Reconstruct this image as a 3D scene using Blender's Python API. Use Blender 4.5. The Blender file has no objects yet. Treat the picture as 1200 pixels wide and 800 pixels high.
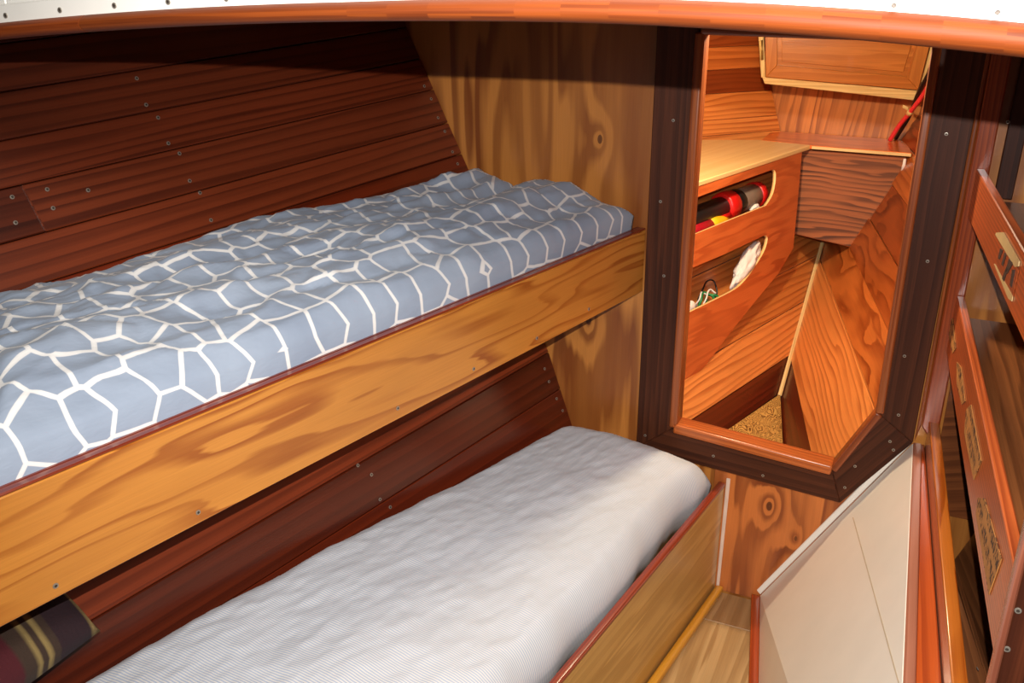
import bpy, bmesh, math, random
from mathutils import Vector, Matrix, noise
random.seed(7)
SC = bpy.context.scene
COL = SC.collection
V = Vector

# ------------------------------------------------------------------ camera
# boat axes: X starboard, Y forward, Z up; the lens is the origin of the cabin
F, VPX, HOR = 1125.0, 1150.0, -60.0          # focal length (px of 1200x800), where the boat's axis vanishes, horizon
_v = V((VPX - 600, HOR - 400, F)).normalized()
_t = math.atan2(400 - HOR, F)
_up = V((0, -math.cos(_t), -math.sin(_t)))
if abs(_up.dot(_v)) > 1e-6:
    _up = V((0, -math.cos(_t), math.sin(_t)))
_x = _v.cross(_up)
if _x.x < 0: _x = -_x
R = Matrix((_x, _v, _up))                    # camera (right, down, forward) -> world
cam = bpy.data.objects.new('camera', bpy.data.cameras.new('camera'))
COL.objects.link(cam)
cam.data.sensor_width = 36; cam.data.lens = 36 * F / 1200; cam.data.clip_start = 0.02
right, up, back = R @ V((1, 0, 0)), -(R @ V((0, 1, 0))), -(R @ V((0, 0, 1)))
cam.matrix_world = Matrix((right, up, back)).transposed().to_4x4()
SC.camera = cam

# ------------------------------------------------------------------ light
w = bpy.data.worlds.new('world'); SC.world = w; w.use_nodes = True
w.node_tree.nodes['Background'].inputs[0].default_value = (1.0, 0.9, 0.8, 1)
w.node_tree.nodes['Background'].inputs[1].default_value = 0.02

def lamp(name, kind, loc, target, energy, color, size=0.05, **kw):
    l = bpy.data.lights.new(name, kind); l.energy = energy; l.color = color
    for k, v in kw.items(): setattr(l, k, v)
    if kind == 'AREA': l.size = size
    else: l.shadow_soft_size = size
    o = bpy.data.objects.new(name, l); COL.objects.link(o); o.location = loc
    o.rotation_euler = (V(target) - V(loc)).to_track_quat('-Z', 'Y').to_euler()
    return o
fwd = R @ V((0, 0, 1))
lamp('camera_flash', 'SPOT', (0, -0.005, 0.09), V((0, 0, 0.09)) + R @ V((0.08, 0.12, 1)), 225, (1.0, 0.95, 0.90), 0.004,
     spot_size=math.radians(96), spot_blend=1.0)
lamp('cabin_lamp', 'AREA', (0.10, 0.22, 0.40), (-0.45, 2.2, -1.4), 28, (1.0, 0.92, 0.80), 0.22)
lamp('forepeak_lamp', 'POINT', (-0.50, 2.68, -0.10), (0, 3, -1), 58, (1.0, 0.83, 0.56), 0.035)
SC.view_settings.view_transform = 'Standard'; SC.view_settings.look = 'None'
SC.view_settings.exposure = -0.4; SC.view_settings.gamma = 1.0
SC.view_settings.use_curve_mapping = False

# ------------------------------------------------------------------ points in the cabin
def ray(x, y): return R @ V((x - 600, y - 400, F))
def onY(x, y, Y): d = ray(x, y); return d * (Y / d.y)
def onZ(x, y, Z): d = ray(x, y); return d * (Z / d.z)
def onP(x, y, p0, n): d = ray(x, y); return d * (p0.dot(n) / d.dot(n))
def vpdir(x, y=HOR): return ray(x, y).normalized()
ZUP = V((0, 0, 1))
D = 2.4                                       # the plywood bulkhead

# ------------------------------------------------------------------ materials
def lin(c):
    return tuple(((v / 255) / 12.92 if v <= 10 else ((v / 255 + 0.055) / 1.055) ** 2.4) for v in c) + (1,)
def newmat(name):
    m = bpy.data.materials.new(name); m.use_nodes = True
    nt = m.node_tree; b = nt.nodes['Principled BSDF']
    return m, nt, b
class NB:
    def __init__(s, nt): s.nt = nt
    def n(s, t, **kw):
        o = s.nt.nodes.new(t)
        for k, v in kw.items(): setattr(o, k, v)
        return o
    def l(s, a, b): s.nt.links.new(a, b)
    def math(s, op, a, b=None, c=None):
        o = s.n('ShaderNodeMath', operation=op)
        for i, v in enumerate((a, b, c)):
            if v is None: continue
            if isinstance(v, (int, float)): o.inputs[i].default_value = v
            else: s.l(v, o.inputs[i])
        return o.outputs[0]
    def mix(s, fac, a, b, mode='MIX'):
        o = s.n('ShaderNodeMix', data_type='RGBA', blend_type=mode)
        for idx, v in ((0, fac), (6, a), (7, b)):
            if isinstance(v, (int, float)): o.inputs[idx].default_value = v
            elif isinstance(v, tuple): o.inputs[idx].default_value = v
            else: s.l(v, o.inputs[idx])
        return o.outputs[2]
    def ramp(s, fac, stops):
        o = s.n('ShaderNodeValToRGB'); e = o.color_ramp.elements
        while len(e) < len(stops): e.new(0.5)
        for el, (p, c) in zip(e, stops): el.position = p; el.color = c
        s.l(fac, o.inputs[0]); return o.outputs[0]
    def uvmap(s, sx, sy):
        tc = s.n('ShaderNodeTexCoord'); m = s.n('ShaderNodeMapping')
        m.inputs['Scale'].default_value = (sx, sy, 1); s.l(tc.outputs['UV'], m.inputs['Vector'])
        return m.outputs[0]
    def noise(s, vec, scale=1, detail=2, rough=.5, dist=0):
        o = s.n('ShaderNodeTexNoise'); o.inputs['Scale'].default_value = scale
        o.inputs['Detail'].default_value = detail; o.inputs['Roughness'].default_value = rough
        o.inputs['Distortion'].default_value = dist; s.l(vec, o.inputs['Vector'])
        return o.outputs['Fac']

def wood(name, light, dark, freq=35, amp=3, ns=(1.2, 7), rough=.33, coat=.25, fibre=.35, mottle=.25, band=(.15, .72, .93), irr=2.2, knots=()):
    """sawn or peeled wood: growth lines are contours of a stretched noise plus straight lines across the board"""
    m, nt, b = newmat(name); k = NB(nt)
    nz = k.noise(k.uvmap(*ns), 1, 2, .45, .25)
    sep = k.n('ShaderNodeSeparateXYZ'); k.l(k.uvmap(1, 1), sep.inputs[0])
    n2 = k.noise(k.uvmap(ns[0] * .4, 26), 1, 2, .6)
    t = k.math('ADD', k.math('MULTIPLY', nz, amp), k.math('MULTIPLY', sep.outputs[1], freq))
    t = k.math('ADD', t, k.math('MULTIPLY', n2, irr))
    spots = []
    for ku, kv, kr, ka in knots:                      # growth lines bend round a knot
        vm = k.n('ShaderNodeVectorMath', operation='SUBTRACT'); k.l(k.uvmap(1, 1), vm.inputs[0]); vm.inputs[1].default_value = (ku, kv, 0)
        v2 = k.n('ShaderNodeVectorMath', operation='MULTIPLY'); k.l(vm.outputs[0], v2.inputs[0]); v2.inputs[1].default_value = (.55 / kr, 1 / kr, 0)
        ln_ = k.n('ShaderNodeVectorMath', operation='LENGTH'); k.l(v2.outputs[0], ln_.inputs[0])
        ex_ = k.math('POWER', 2.718, k.math('MULTIPLY', ln_.outputs['Value'], -1))
        t = k.math('ADD', t, k.math('MULTIPLY', ex_, ka)); spots.append(k.math('LESS_THAN', ln_.outputs['Value'], .22))
    fr = k.math('FRACT', t)
    L, Dk = lin(light), lin(dark)
    c = k.ramp(fr, [(0, L), (band[0], L), (band[1], Dk), (band[2], Dk), (1, L)])
    cm = k.noise(k.uvmap(ns[0] * 1.6 + .3, 13), 1, 2, .5)
    mr = k.n('ShaderNodeMapRange'); mr.inputs['From Min'].default_value = .32; mr.inputs['From Max'].default_value = .66; mr.inputs['To Min'].default_value = .35; k.l(cm, mr.inputs['Value'])
    avg = tuple(L[i] * .72 + Dk[i] * .28 for i in range(3)) + (1,)
    c = k.mix(mr.outputs[0], avg, c)
    for sp_ in spots: c = k.mix(k.math('MULTIPLY', sp_, .8), c, tuple(v * .35 for v in Dk[:3]) + (1,))
    fb = k.noise(k.uvmap(7, 330), 1, 2, .6)
    g = k.math('MULTIPLY_ADD', fb, fibre * 2, 1 - fibre)
    mt = k.noise(k.uvmap(2.2, 5), 1, 3, .55)
    g2 = k.math('MULTIPLY', g, k.math('MULTIPLY_ADD', mt, mottle * 2, 1 - mottle))
    cg = k.n('ShaderNodeCombineColor')
    for i in range(3): k.l(g2, cg.inputs[i])
    c = k.mix(1.0, c, cg.outputs[0], 'MULTIPLY')
    oi = k.n('ShaderNodeObjectInfo')
    c = k.mix(1.0, c, oi.outputs['Color'], 'MULTIPLY')
    k.l(c, b.inputs['Base Color'])
    b.inputs['Roughness'].default_value = rough
    b.inputs['Specular IOR Level'].default_value = .5 if coat > .1 else .22
    b.inputs['Coat Weight'].default_value = coat; b.inputs['Coat Roughness'].default_value = .16
    bp = k.n('ShaderNodeBump'); bp.inputs['Strength'].default_value = .12; bp.inputs['Distance'].default_value = .002
    k.l(fb, bp.inputs['Height']); k.l(bp.outputs[0], b.inputs['Normal'])
    return m
def plain(name, c, rough=.5, metal=0, var=.08, scale=30, coat=0, tint=False):
    m, nt, b = newmat(name); k = NB(nt)
    tc = k.n('ShaderNodeTexCoord'); nz = k.noise(tc.outputs['Object'], scale, 3)
    C = lin(c); lo = tuple(v * (1 - var) for v in C[:3]) + (1,); hi = tuple(min(1, v * (1 + var)) for v in C[:3]) + (1,)
    col = k.ramp(nz, [(.25, lo), (.75, hi)])
    if tint:
        oi = k.n('ShaderNodeObjectInfo'); col = k.mix(1.0, col, oi.outputs['Color'], 'MULTIPLY')
    k.l(col, b.inputs['Base Color'])
    b.inputs['Roughness'].default_value = rough; b.inputs['Metallic'].default_value = metal; b.inputs['Coat Weight'].default_value = coat
    return m

M = {}
M['hull'] = wood('hull_cedar', (122, 55, 29), (80, 31, 15), 38, 3, (.5, 5), .36, .2, .2, .22, (.35, .85, .94))
M['hull_dark'] = wood('hull_mahogany', (112, 46, 22), (82, 31, 14), 30, 2, (.5, 6), .32, .25, .2, .22)
M['ply'] = wood('fir_plywood', (194, 126, 58), (126, 67, 26), 5, 8, (.55, 5), .36, .2, .14, .2, (.32, .62, .86), .5, [(10 - .462, 10 + .833, .030, 2.0), (10 - .972, 10 + .848, .035, 2.4)])
M['ply_low'] = wood('fir_plywood_low', (194, 112, 54), (120, 56, 24), 6, 5, (1.5, 6), .3, .3, .16, .3, (.3, .72, .9), 1.0, [(10 - 1.436, 10 + .296, .036, 3.0), (10 - 1.52, 10 + .215, .02, 2.0)])
M['fascia'] = wood('fir_front_board', (194, 128, 54), (146, 78, 26), 14, 8, (1.2, 8), .27, .4, .16, .2, (.55, .86, .93), 1.4)
M['low_front'] = wood('birch_front_board', (192, 150, 86), (166, 124, 64), 12, 4, (1.2, 8), .3, .3, .18, .2)
M['maho_frame'] = wood('dark_mahogany', (80, 42, 25), (52, 25, 15), 40, 2, (.8, 14), .5, 0, .4, .3)
M['lip'] = wood('varnished_lip', (164, 88, 42), (126, 60, 28), 60, 2, (1.5, 20), .32, .3, .2, .15)
M['cap'] = wood('red_cap', (140, 56, 30), (104, 36, 20), 60, 2, (1.5, 20), .28, .4, .2, .15)
M['beam'] = wood('beam_varnish', (122, 62, 22), (94, 43, 15), 30, 2, (1.2, 20), .58, 0, .22, .2)
M['fore'] = wood('forepeak_fir', (224, 148, 78), (174, 98, 46), 46, 5, (1.1, 6), .3, .3, .16, .22, (.4, .86, .94), 1.2)
M['fore_loop'] = wood('flame_fir', (224, 146, 76), (150, 78, 34), 14, 5, (2.2, 6), .3, .3, .15, .2, (.4, .86, .94), 1.0)
M['fore_face'] = wood('locker_plywood', (204, 106, 52), (178, 82, 38), 6, 5, (2.0, 7), .3, .3, .13, .22, (.35, .7, .9))
M['fore_shelf'] = wood('shelf_birch', (244, 212, 148), (234, 198, 130), 14, 3, (1, 7), .3, .3, .08, .08)
M['fore_box'] = wood('weathered_ply', (150, 86, 48), (74, 38, 22), 46, 5, (1.8, 8), .62, 0, .25, .35, (.35, .8, .93))
M['fore_back'] = wood('striped_ply', (206, 128, 64), (136, 72, 34), 26, 4, (1.4, 7), .35, .2, .2, .3, (.35, .8, .93))
M['burl'] = wood('speckled_ply', (206, 160, 86), (112, 74, 36), 10, 14, (16, 26), .4, .1, .2, .3, (.25, .6, .85))
M['cup'] = wood('cupboard_mahogany', (196, 122, 56), (172, 98, 40), 22, 4, (1.5, 9), .28, .4, .22, .15)
M['batten'] = wood('raw_batten', (236, 206, 146), (212, 174, 112), 60, 2, (1.5, 20), .5, 0, .3, .15)
M['floor'] = wood('floor_ply', (180, 146, 98), (152, 116, 70), 10, 5, (1.2, 7), .35, .2, .2, .25)
M['yellow'] = wood('yellow_pine', (224, 160, 50), (206, 138, 36), 50, 2, (1.5, 20), .3, .3, .15, .12)
M['stbd'] = wood('starboard_fir', (186, 92, 46), (140, 60, 30), 110, 2.5, (1.2, 10), .28, .4, .2, .2)
M['rail_face'] = wood('rail_wood_reflection', (176, 118, 94), (150, 92, 70), 40, 2, (1, 12), .25, .5, .15, .15)  # pinkish tone carries the white board's reflection on the rail, as colour
M['stbd_dark'] = wood('starboard_planking', (132, 82, 48), (98, 58, 34), 30, 3, (.8, 7), .35, .2, .3, .4)
M['orange'] = wood('orange_varnish', (186, 82, 30), (156, 62, 22), 40, 2, (1, 12), .18, .6, .15, .15)
M['ply_edge'] = plain('plywood_edge', (242, 196, 128), .5)
M['white'] = plain('white_liner', (233, 232, 228), .45, 0, .02)
M['cream'] = plain('white_painted_board', (232, 226, 216), .38, 0, .03, 9, .15)
M['screw'] = plain('screw_steel', (176, 168, 156), .35, .7)
M['screw_dull'] = plain('screw_slot', (70, 62, 56), .5, .5)
M['black'] = plain('black_rubber', (20, 20, 22), .4)
M['red'] = plain('red_plastic', (196, 22, 20), .35)
M['crimson'] = plain('crimson_plastic', (150, 14, 30), .4)
M['yel'] = plain('yellow_vinyl', (232, 178, 20), .45)
M['grey'] = plain('grey_plastic', (118, 104, 92), .35)
M['paper'] = plain('white_paper', (226, 220, 216), .8, 0, .04)
M['green'] = plain('green_insulation', (16, 120, 66), .4)
M['brass'] = plain('worn_brass', (170, 140, 84), .4, .7)
M['redcable'] = plain('red_cable', (232, 58, 64), .4)

def quilt_mat():
    m, nt, b = newmat('blue_geometric_cotton'); k = NB(nt)
    vec = k.uvmap(15.0, 16.5)
    dn = k.n('ShaderNodeTexNoise'); dn.inputs['Scale'].default_value = .7; k.l(vec, dn.inputs['Vector'])
    vm = k.n('ShaderNodeVectorMath', operation='MULTIPLY_ADD')
    k.l(dn.outputs['Color'], vm.inputs[0]); vm.inputs[1].default_value = (.16, .16, 0); k.l(vec, vm.inputs[2])
    vo = k.n('ShaderNodeTexVoronoi', feature='DISTANCE_TO_EDGE', voronoi_dimensions='2D')
    vo.inputs['Scale'].default_value = 1; vo.inputs['Randomness'].default_value = .62
    k.l(vm.outputs[0], vo.inputs['Vector'])
    ln = k.ramp(vo.outputs['Distance'], [(0, (1, 1, 1, 1)), (.050, (.85, .85, .85, 1)), (.064, (0, 0, 0, 1)), (1, (0, 0, 0, 1))])
    mt = k.noise(k.uvmap(5, 5), 1, 3)
    base = k.ramp(mt, [(.3, lin((134, 148, 170))), (.7, lin((152, 166, 186)))])
    k.l(k.mix(ln, base, lin((226, 226, 226))), b.inputs['Base Color'])
    b.inputs['Roughness'].default_value = .72; b.inputs['Sheen Weight'].default_value = .15
    bp = k.n('ShaderNodeBump'); bp.inputs['Strength'].default_value = .4; bp.inputs['Distance'].default_value = .005
    k.l(k.noise(k.uvmap(18, 46), 1, 3, .6), bp.inputs['Height']); k.l(bp.outputs[0], b.inputs['Normal'])
    return m
M['quilt'] = quilt_mat()
def seersucker_mat():
    m, nt, b = newmat('seersucker_cotton'); k = NB(nt)
    sep = k.n('ShaderNodeSeparateXYZ'); k.l(k.uvmap(1, 1), sep.inputs[0])
    wob = k.noise(k.uvmap(9, 9), 1, 2)
    t = k.math('ADD', k.math('MULTIPLY', sep.outputs[0], 185), k.math('MULTIPLY', wob, 1.2))
    s = k.math('SINE', k.math('MULTIPLY', t, 2 * math.pi))
    c = k.ramp(k.math('MULTIPLY_ADD', s, .5, .5), [(.3, lin((216, 216, 215))), (.7, lin((172, 184, 206)))])
    k.l(c, b.inputs['Base Color']); b.inputs['Roughness'].default_value = .8; b.inputs['Sheen Weight'].default_value = .1
    bp = k.n('ShaderNodeBump'); bp.inputs['Strength'].default_value = .22; bp.inputs['Distance'].default_value = .004
    k.l(k.noise(k.uvmap(22, 70), 1, 3, .6), bp.inputs['Height']); k.l(bp.outputs[0], b.inputs['Normal'])
    return m
M['seer'] = seersucker_mat()
def pillow_mat():
    m, nt, b = newmat('striped_wool'); k = NB(nt)
    sep = k.n('ShaderNodeSeparateXYZ'); k.l(k.uvmap(1, 1), sep.inputs[0])
    wob = k.noise(k.uvmap(8, 8), 1, 2)
    t = k.math('ADD', sep.outputs[0], k.math('MULTIPLY', wob, .012))
    mar, dk, tan, brn = lin((74, 16, 26)), lin((40, 20, 28)), lin((138, 118, 72)), lin((58, 42, 32))
    c = k.ramp(t, [(0, brn), (.008, tan), (.022, tan), (.026, dk), (.094, dk), (.098, brn), (.112, brn), (.114, tan), (.122, tan),
                   (.124, brn), (.135, brn), (.137, tan), (.144, tan), (.145, brn), (.17, brn), (.175, mar), (.30, mar), (.305, dk), (.34, dk), (.345, tan), (.36, mar), (1, mar)])
    nt.nodes[-1].color_ramp.interpolation = 'LINEAR'
    k.l(c, b.inputs['Base Color']); b.inputs['Roughness'].default_value = .9
    bp = k.n('ShaderNodeBump'); bp.inputs['Strength'].default_value = .4; bp.inputs['Distance'].default_value = .003
    k.l(k.noise(k.uvmap(160, 160), 1, 2), bp.inputs['Height']); k.l(bp.outputs[0], b.inputs['Normal'])
    return m
M['pillow'] = pillow_mat()
def label_mat(name, paper, ink):
    m, nt, b = newmat(name); k = NB(nt)
    sep = k.n('ShaderNodeSeparateXYZ'); k.l(k.uvmap(1, 1), sep.inputs[0])
    rows = k.math('GREATER_THAN', k.math('SINE', k.math('MULTIPLY', sep.outputs[1], 2 * math.pi / .034)), -.35)
    strokes = k.math('GREATER_THAN', k.noise(k.uvmap(190, 55), 1, 1, .5, .6), .52)
    words = k.math('GREATER_THAN', k.noise(k.uvmap(22, 14), 1, 1), .42)
    f = k.math('MULTIPLY', k.math('MULTIPLY', rows, strokes), words)
    wear = k.noise(k.uvmap(30, 30), 1, 3)
    pc = k.ramp(wear, [(.35, lin(paper)), (.7, tuple(v * .72 for v in lin(paper)[:3]) + (1,))])
    k.l(k.mix(f, pc, lin(ink)), b.inputs['Base Color']); b.inputs['Roughness'].default_value = .6
    return m
M['tape'] = label_mat('masking_tape_lettering', (196, 136, 72), (48, 28, 18))
M['tape_plain'] = plain('masking_tape', (206, 174, 116), .6)
M['ink'] = plain('black_ink', (34, 18, 12), .6)

# ------------------------------------------------------------------ mesh helpers
def tag(o, label=None, cat=None, group=None, kind=None):
    if label: o['label'] = label
    if cat: o['category'] = cat
    if group: o['group'] = group
    if kind: o['kind'] = kind
    return o
def thing(name, loc, label=None, cat=None, group=None, kind=None):
    o = bpy.data.objects.new(name, None); COL.objects.link(o); o.location = loc; o.empty_display_size = .05
    return tag(o, label, cat, group, kind)
def wloc(o):
    p = V((0, 0, 0))
    while o: p += o.location; o = o.parent
    return p
def link(name, me, parent=None, mats=(), color=None, smooth=False):
    """me holds cabin coordinates"""
    o = bpy.data.objects.new(name, me); COL.objects.link(o)
    for m in mats: me.materials.append(M[m] if isinstance(m, str) else m)
    if parent:
        o.parent = parent; me.transform(Matrix.Translation(-wloc(parent)))
    else:
        vs = [v.co for v in me.vertices]
        c = sum(vs, V()) / len(vs); c.z = min(v.z for v in vs)
        me.transform(Matrix.Translation(-c)); o.location = c
    if color: o.color = tuple(color) + (1,)
    if smooth:
        for p in me.polygons: p.use_smooth = True
    return o
def uvs(bm, grain, off=None, only=None):
    lay = bm.loops.layers.uv.verify()
    g = V(grain).normalized()
    off = off or (random.uniform(0, 40), random.uniform(0, 40))
    bm.normal_update()
    for f in bm.faces:
        n = f.normal; a = g - n * g.dot(n)
        if a.length < .2: a = n.orthogonal()
        a.normalize(); c = n.cross(a)
        if abs(c.z) > .2 and c.z < 0: c = -c
        for l in f.loops: l[lay].uv = (l.vert.co.dot(a) + off[0], l.vert.co.dot(c) + off[1])
def slab(name, pts, off, mat, parent=None, grain=(0, 1, 0), bev=.002, color=None, seg=1, uvoff=None):
    """polygon pts pushed out by the vector off"""
    bm = bmesh.new(); off = V(off); pts = [V(p) for p in pts]
    a = [bm.verts.new(p) for p in pts]; b = [bm.verts.new(p + off) for p in pts]
    bm.faces.new(a); bm.faces.new(b[::-1])
    n = len(pts)
    for i in range(n): bm.faces.new((a[i], b[i], b[(i + 1) % n], a[(i + 1) % n]))
    bmesh.ops.recalc_face_normals(bm, faces=bm.faces)
    if bev: bmesh.ops.bevel(bm, geom=bm.edges[:], offset=bev, segments=seg, profile=.6, affect='EDGES', clamp_overlap=True)
    uvs(bm, grain, uvoff)
    me = bpy.data.meshes.new(name); bm.to_mesh(me); bm.free()
    return link(name, me, parent, [mat], color, seg > 1)
def bar(name, p0, p1, wv, hv, mat, parent=None, bev=.002, color=None, seg=1):
    """box from p0 to p1 (one long edge), width vector wv, height vector hv"""
    p0, p1, wv, hv = V(p0), V(p1), V(wv), V(hv)
    return slab(name, [p0, p1, p1 + wv, p0 + wv], hv, mat, parent, p1 - p0, bev, color, seg)
def tube(name, pts, r, mat, parent=None, n=8, cap=True, color=None):
    pts = [V(p) for p in pts]; bm = bmesh.new(); rings = []
    rr = r if isinstance(r, (list, tuple)) else [r] * len(pts)
    ref = None
    for i, p in enumerate(pts):
        t = (pts[min(i + 1, len(pts) - 1)] - pts[max(i - 1, 0)]).normalized()
        if ref is None: ref = t.orthogonal().normalized()
        a = (ref - t * ref.dot(t)).normalized(); ref = a; c = t.cross(a)
        rings.append([bm.verts.new(p + (a * math.cos(2 * math.pi * j / n) + c * math.sin(2 * math.pi * j / n)) * rr[i]) for j in range(n)])
    for i in range(len(rings) - 1):
        for j in range(n): bm.faces.new((rings[i][j], rings[i][(j + 1) % n], rings[i + 1][(j + 1) % n], rings[i + 1][j]))
    if cap: bm.faces.new(rings[0][::-1]); bm.faces.new(rings[-1])
    bmesh.ops.recalc_face_normals(bm, faces=bm.faces)
    uvs(bm, pts[-1] - pts[0])
    me = bpy.data.meshes.new(name); bm.to_mesh(me); bm.free()
    return link(name, me, parent, [mat], color, True)
def spline(ps, k=8):
    out = []; ps = [V(p) for p in ps]
    for i in range(len(ps) - 1):
        p0, p1, p2, p3 = ps[max(i - 1, 0)], ps[i], ps[i + 1], ps[min(i + 2, len(ps) - 1)]
        for j in range(k):
            t = j / k
            out.append(.5 * ((2 * p1) + (p2 - p0) * t + (2 * p0 - 5 * p1 + 4 * p2 - p3) * t * t + (3 * p1 - p0 - 3 * p2 + p3) * t ** 3))
    out.append(ps[-1]); return out
def cutboard(name, origin, ex, ey, outline, holes, thick, mat, edge_mat, parent, grain, uvoff=None):
    """flat board with cut-outs: 2-D outlines in the frame (ex, ey), thickness along ex x ey"""
    cu = bpy.data.curves.new(name, 'CURVE'); cu.dimensions = '2D'; cu.fill_mode = 'BOTH'; cu.extrude = abs(thick) / 2
    for loop in [outline] + holes:
        s = cu.splines.new('POLY'); s.points.add(len(loop) - 1); s.use_cyclic_u = True
        for p, q in zip(s.points, loop): p.co = (q[0], q[1], 0, 1)
    t = bpy.data.objects.new('tmp', cu); COL.objects.link(t)
    bpy.context.view_layer.update()
    me = bpy.data.meshes.new_from_object(t.evaluated_get(bpy.context.evaluated_depsgraph_get()))
    bpy.data.objects.remove(t); bpy.data.curves.remove(cu)
    me.materials.clear()
    ez = ex.cross(ey)
    mw = Matrix((ex, ey, ez)).transposed().to_4x4(); mw.translation = origin + ez * (-thick / 2)
    me.transform(mw)
    bm = bmesh.new(); bm.from_mesh(me)
    bmesh.ops.remove_doubles(bm, verts=bm.verts, dist=1e-5)
    bmesh.ops.recalc_face_normals(bm, faces=bm.faces)
    uvs(bm, grain, uvoff)
    for f in bm.faces: f.material_index = 1 if abs(f.normal.dot(ez)) < .5 else 0
    bm.to_mesh(me); bm.free(); me.name = name
    return link(name, me, parent, [mat, edge_mat])
_screw = None
def screw(p, n, parent, r=.0042, dull=False):
    """countersunk screw head, one mesh shared by all"""
    global _screw
    if _screw is None:
        bm = bmesh.new(); prof = [(1, 0), (.92, .28), (.5, .32), (.42, .12), (0, .1)]
        rings = [[bm.verts.new((math.cos(a) * q, math.sin(a) * q, z)) for a in [2 * math.pi * j / 10 for j in range(10)]] if q else [bm.verts.new((0, 0, z))] for q, z in prof]
        for i in range(3):
            for j in range(10): bm.faces.new((rings[i][j], rings[i][(j + 1) % 10], rings[i + 1][(j + 1) % 10], rings[i + 1][j]))
        for j in range(10):
            f = bm.faces.new((rings[3][j], rings[3][(j + 1) % 10], rings[4][0])); f.material_index = 1
        for f in bm.faces:
            if all(v.co.z < .33 and v.co.xy.length < .55 for v in f.verts): f.material_index = 1
        _screw = bpy.data.meshes.new('screw'); bm.to_mesh(_screw); bm.free()
        _screw.materials.append(M['screw']); _screw.materials.append(M['screw_dull'])
    o = bpy.data.objects.new('screw', _screw); COL.objects.link(o); o.parent = parent
    n = V(n).normalized()
    o.location = V(p) + n * .0004 - wloc(parent)
    o.rotation_mode = 'QUATERNION'; o.rotation_quaternion = n.to_track_quat('Z', 'Y'); o.scale = (r, r, r * .8)
    return o

# ================================================================== SETTING
# ---- port hull: one profile at the bulkhead, run aft along the planking
PROF = [(-1.335 - .12, -.03), (-1.407, -.184), (-1.308, -.391), (-1.205, -.602), (-1.091, -.827), (-.977, -1.059), (-.885, -1.318), (-.80, -1.50), (-.66, -1.77)]
DH = vpdir(1600, -148)
def profX(z):
    for (x0, z0), (x1, z1) in zip(PROF, PROF[1:]):
        if z >= z1: return x0 + (x1 - x0) * (z - z0) / (z1 - z0)
    return PROF[-1][0]
def hullX(Y, z):
    s = (D - Y) / DH.y
    return profX(z + DH.z * s) - DH.x * s
def hull_hit(x, y):
    r = ray(x, y) / F; lo, hi = .2, 5.0
    for _ in range(50):
        m = (lo + hi) / 2; q = r * m
        if q.x < hullX(q.y, q.z): hi = m
        else: lo = m
    q = r * lo; s = (D - q.y) / DH.y
    return q, q.z + DH.z * s
wall = thing('wall_left', (-1.4, 1.3, -1.2), 'port hull side of long red-brown cedar planks behind both bunks', kind='structure')
bk_ = [V((x - .022, D - .002, z)) for x, z in [(-1.50, .004)] + PROF[1:]]
for a_b, b_b in zip(bk_, bk_[1:]):
    slab('backing', [a_b, b_b, b_b - DH * 2.6, a_b - DH * 2.6], (-.012, 0, -.006), 'hull_dark', wall, DH, 0, (.4, .4, .4))  # unseen skin added so no outside light leaks through the plank gaps
ZB = [-.03, -.114, -.198, -.28, -.36, -.449, -.532, -.615, -.70, -.785, -.875, -.975, -1.09, -1.20, -1.318, -1.45, -1.60, -1.76]
planks = []
def plank_strip(z0, z1, t0, t1, mat, color):
    e = .0009
    a = V((profX(z0 - e), D - .002, z0 - e)); b = V((profX(z1 + e), D - .002, z1 + e))
    n = (a - b).cross(DH).normalized()
    if n.x > 0: n = -n
    sh = n * random.uniform(0, .0012)
    o = slab('plank', [a - DH * t0 + sh, a - DH * t1 + sh, b - DH * t1 + sh, b - DH * t0 + sh], n * .014, mat, wall, DH, .0022, color)
    planks.append((z0, z1, t0, t1, o, -n)); return o
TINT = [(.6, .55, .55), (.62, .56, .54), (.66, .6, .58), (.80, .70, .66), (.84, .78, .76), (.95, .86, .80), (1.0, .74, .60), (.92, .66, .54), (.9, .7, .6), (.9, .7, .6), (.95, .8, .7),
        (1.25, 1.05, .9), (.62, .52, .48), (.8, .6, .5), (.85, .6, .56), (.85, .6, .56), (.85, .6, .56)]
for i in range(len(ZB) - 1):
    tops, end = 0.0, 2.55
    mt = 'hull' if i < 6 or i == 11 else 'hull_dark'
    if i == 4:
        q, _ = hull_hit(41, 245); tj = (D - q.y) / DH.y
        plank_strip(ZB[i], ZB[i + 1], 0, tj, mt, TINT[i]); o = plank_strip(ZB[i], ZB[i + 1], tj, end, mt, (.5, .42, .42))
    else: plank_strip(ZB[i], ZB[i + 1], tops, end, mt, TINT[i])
for p in [(171, 123), (185, 138), (197, 168), (210, 180), (222, 212), (234, 226), (247, 258), (160, 92), (55, 222), (103, 223), (62, 244), (14, 231), (18, 261),
          (497, 101), (505, 116), (513, 138), (521, 154), (530, 178), (536, 192), (545, 211), (638, 432), (643, 447), (652, 467), (659, 481), (419, 545), (435, 556), (445, 585), (457, 594)]:
    q, zb = hull_hit(*p); t = (D - q.y) / DH.y
    for z0, z1, t0, t1, o, n in planks:
        if z1 <= zb <= z0 and t0 <= t <= t1:
            screw(q + n * .0006, n, o, .0046); break

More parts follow.
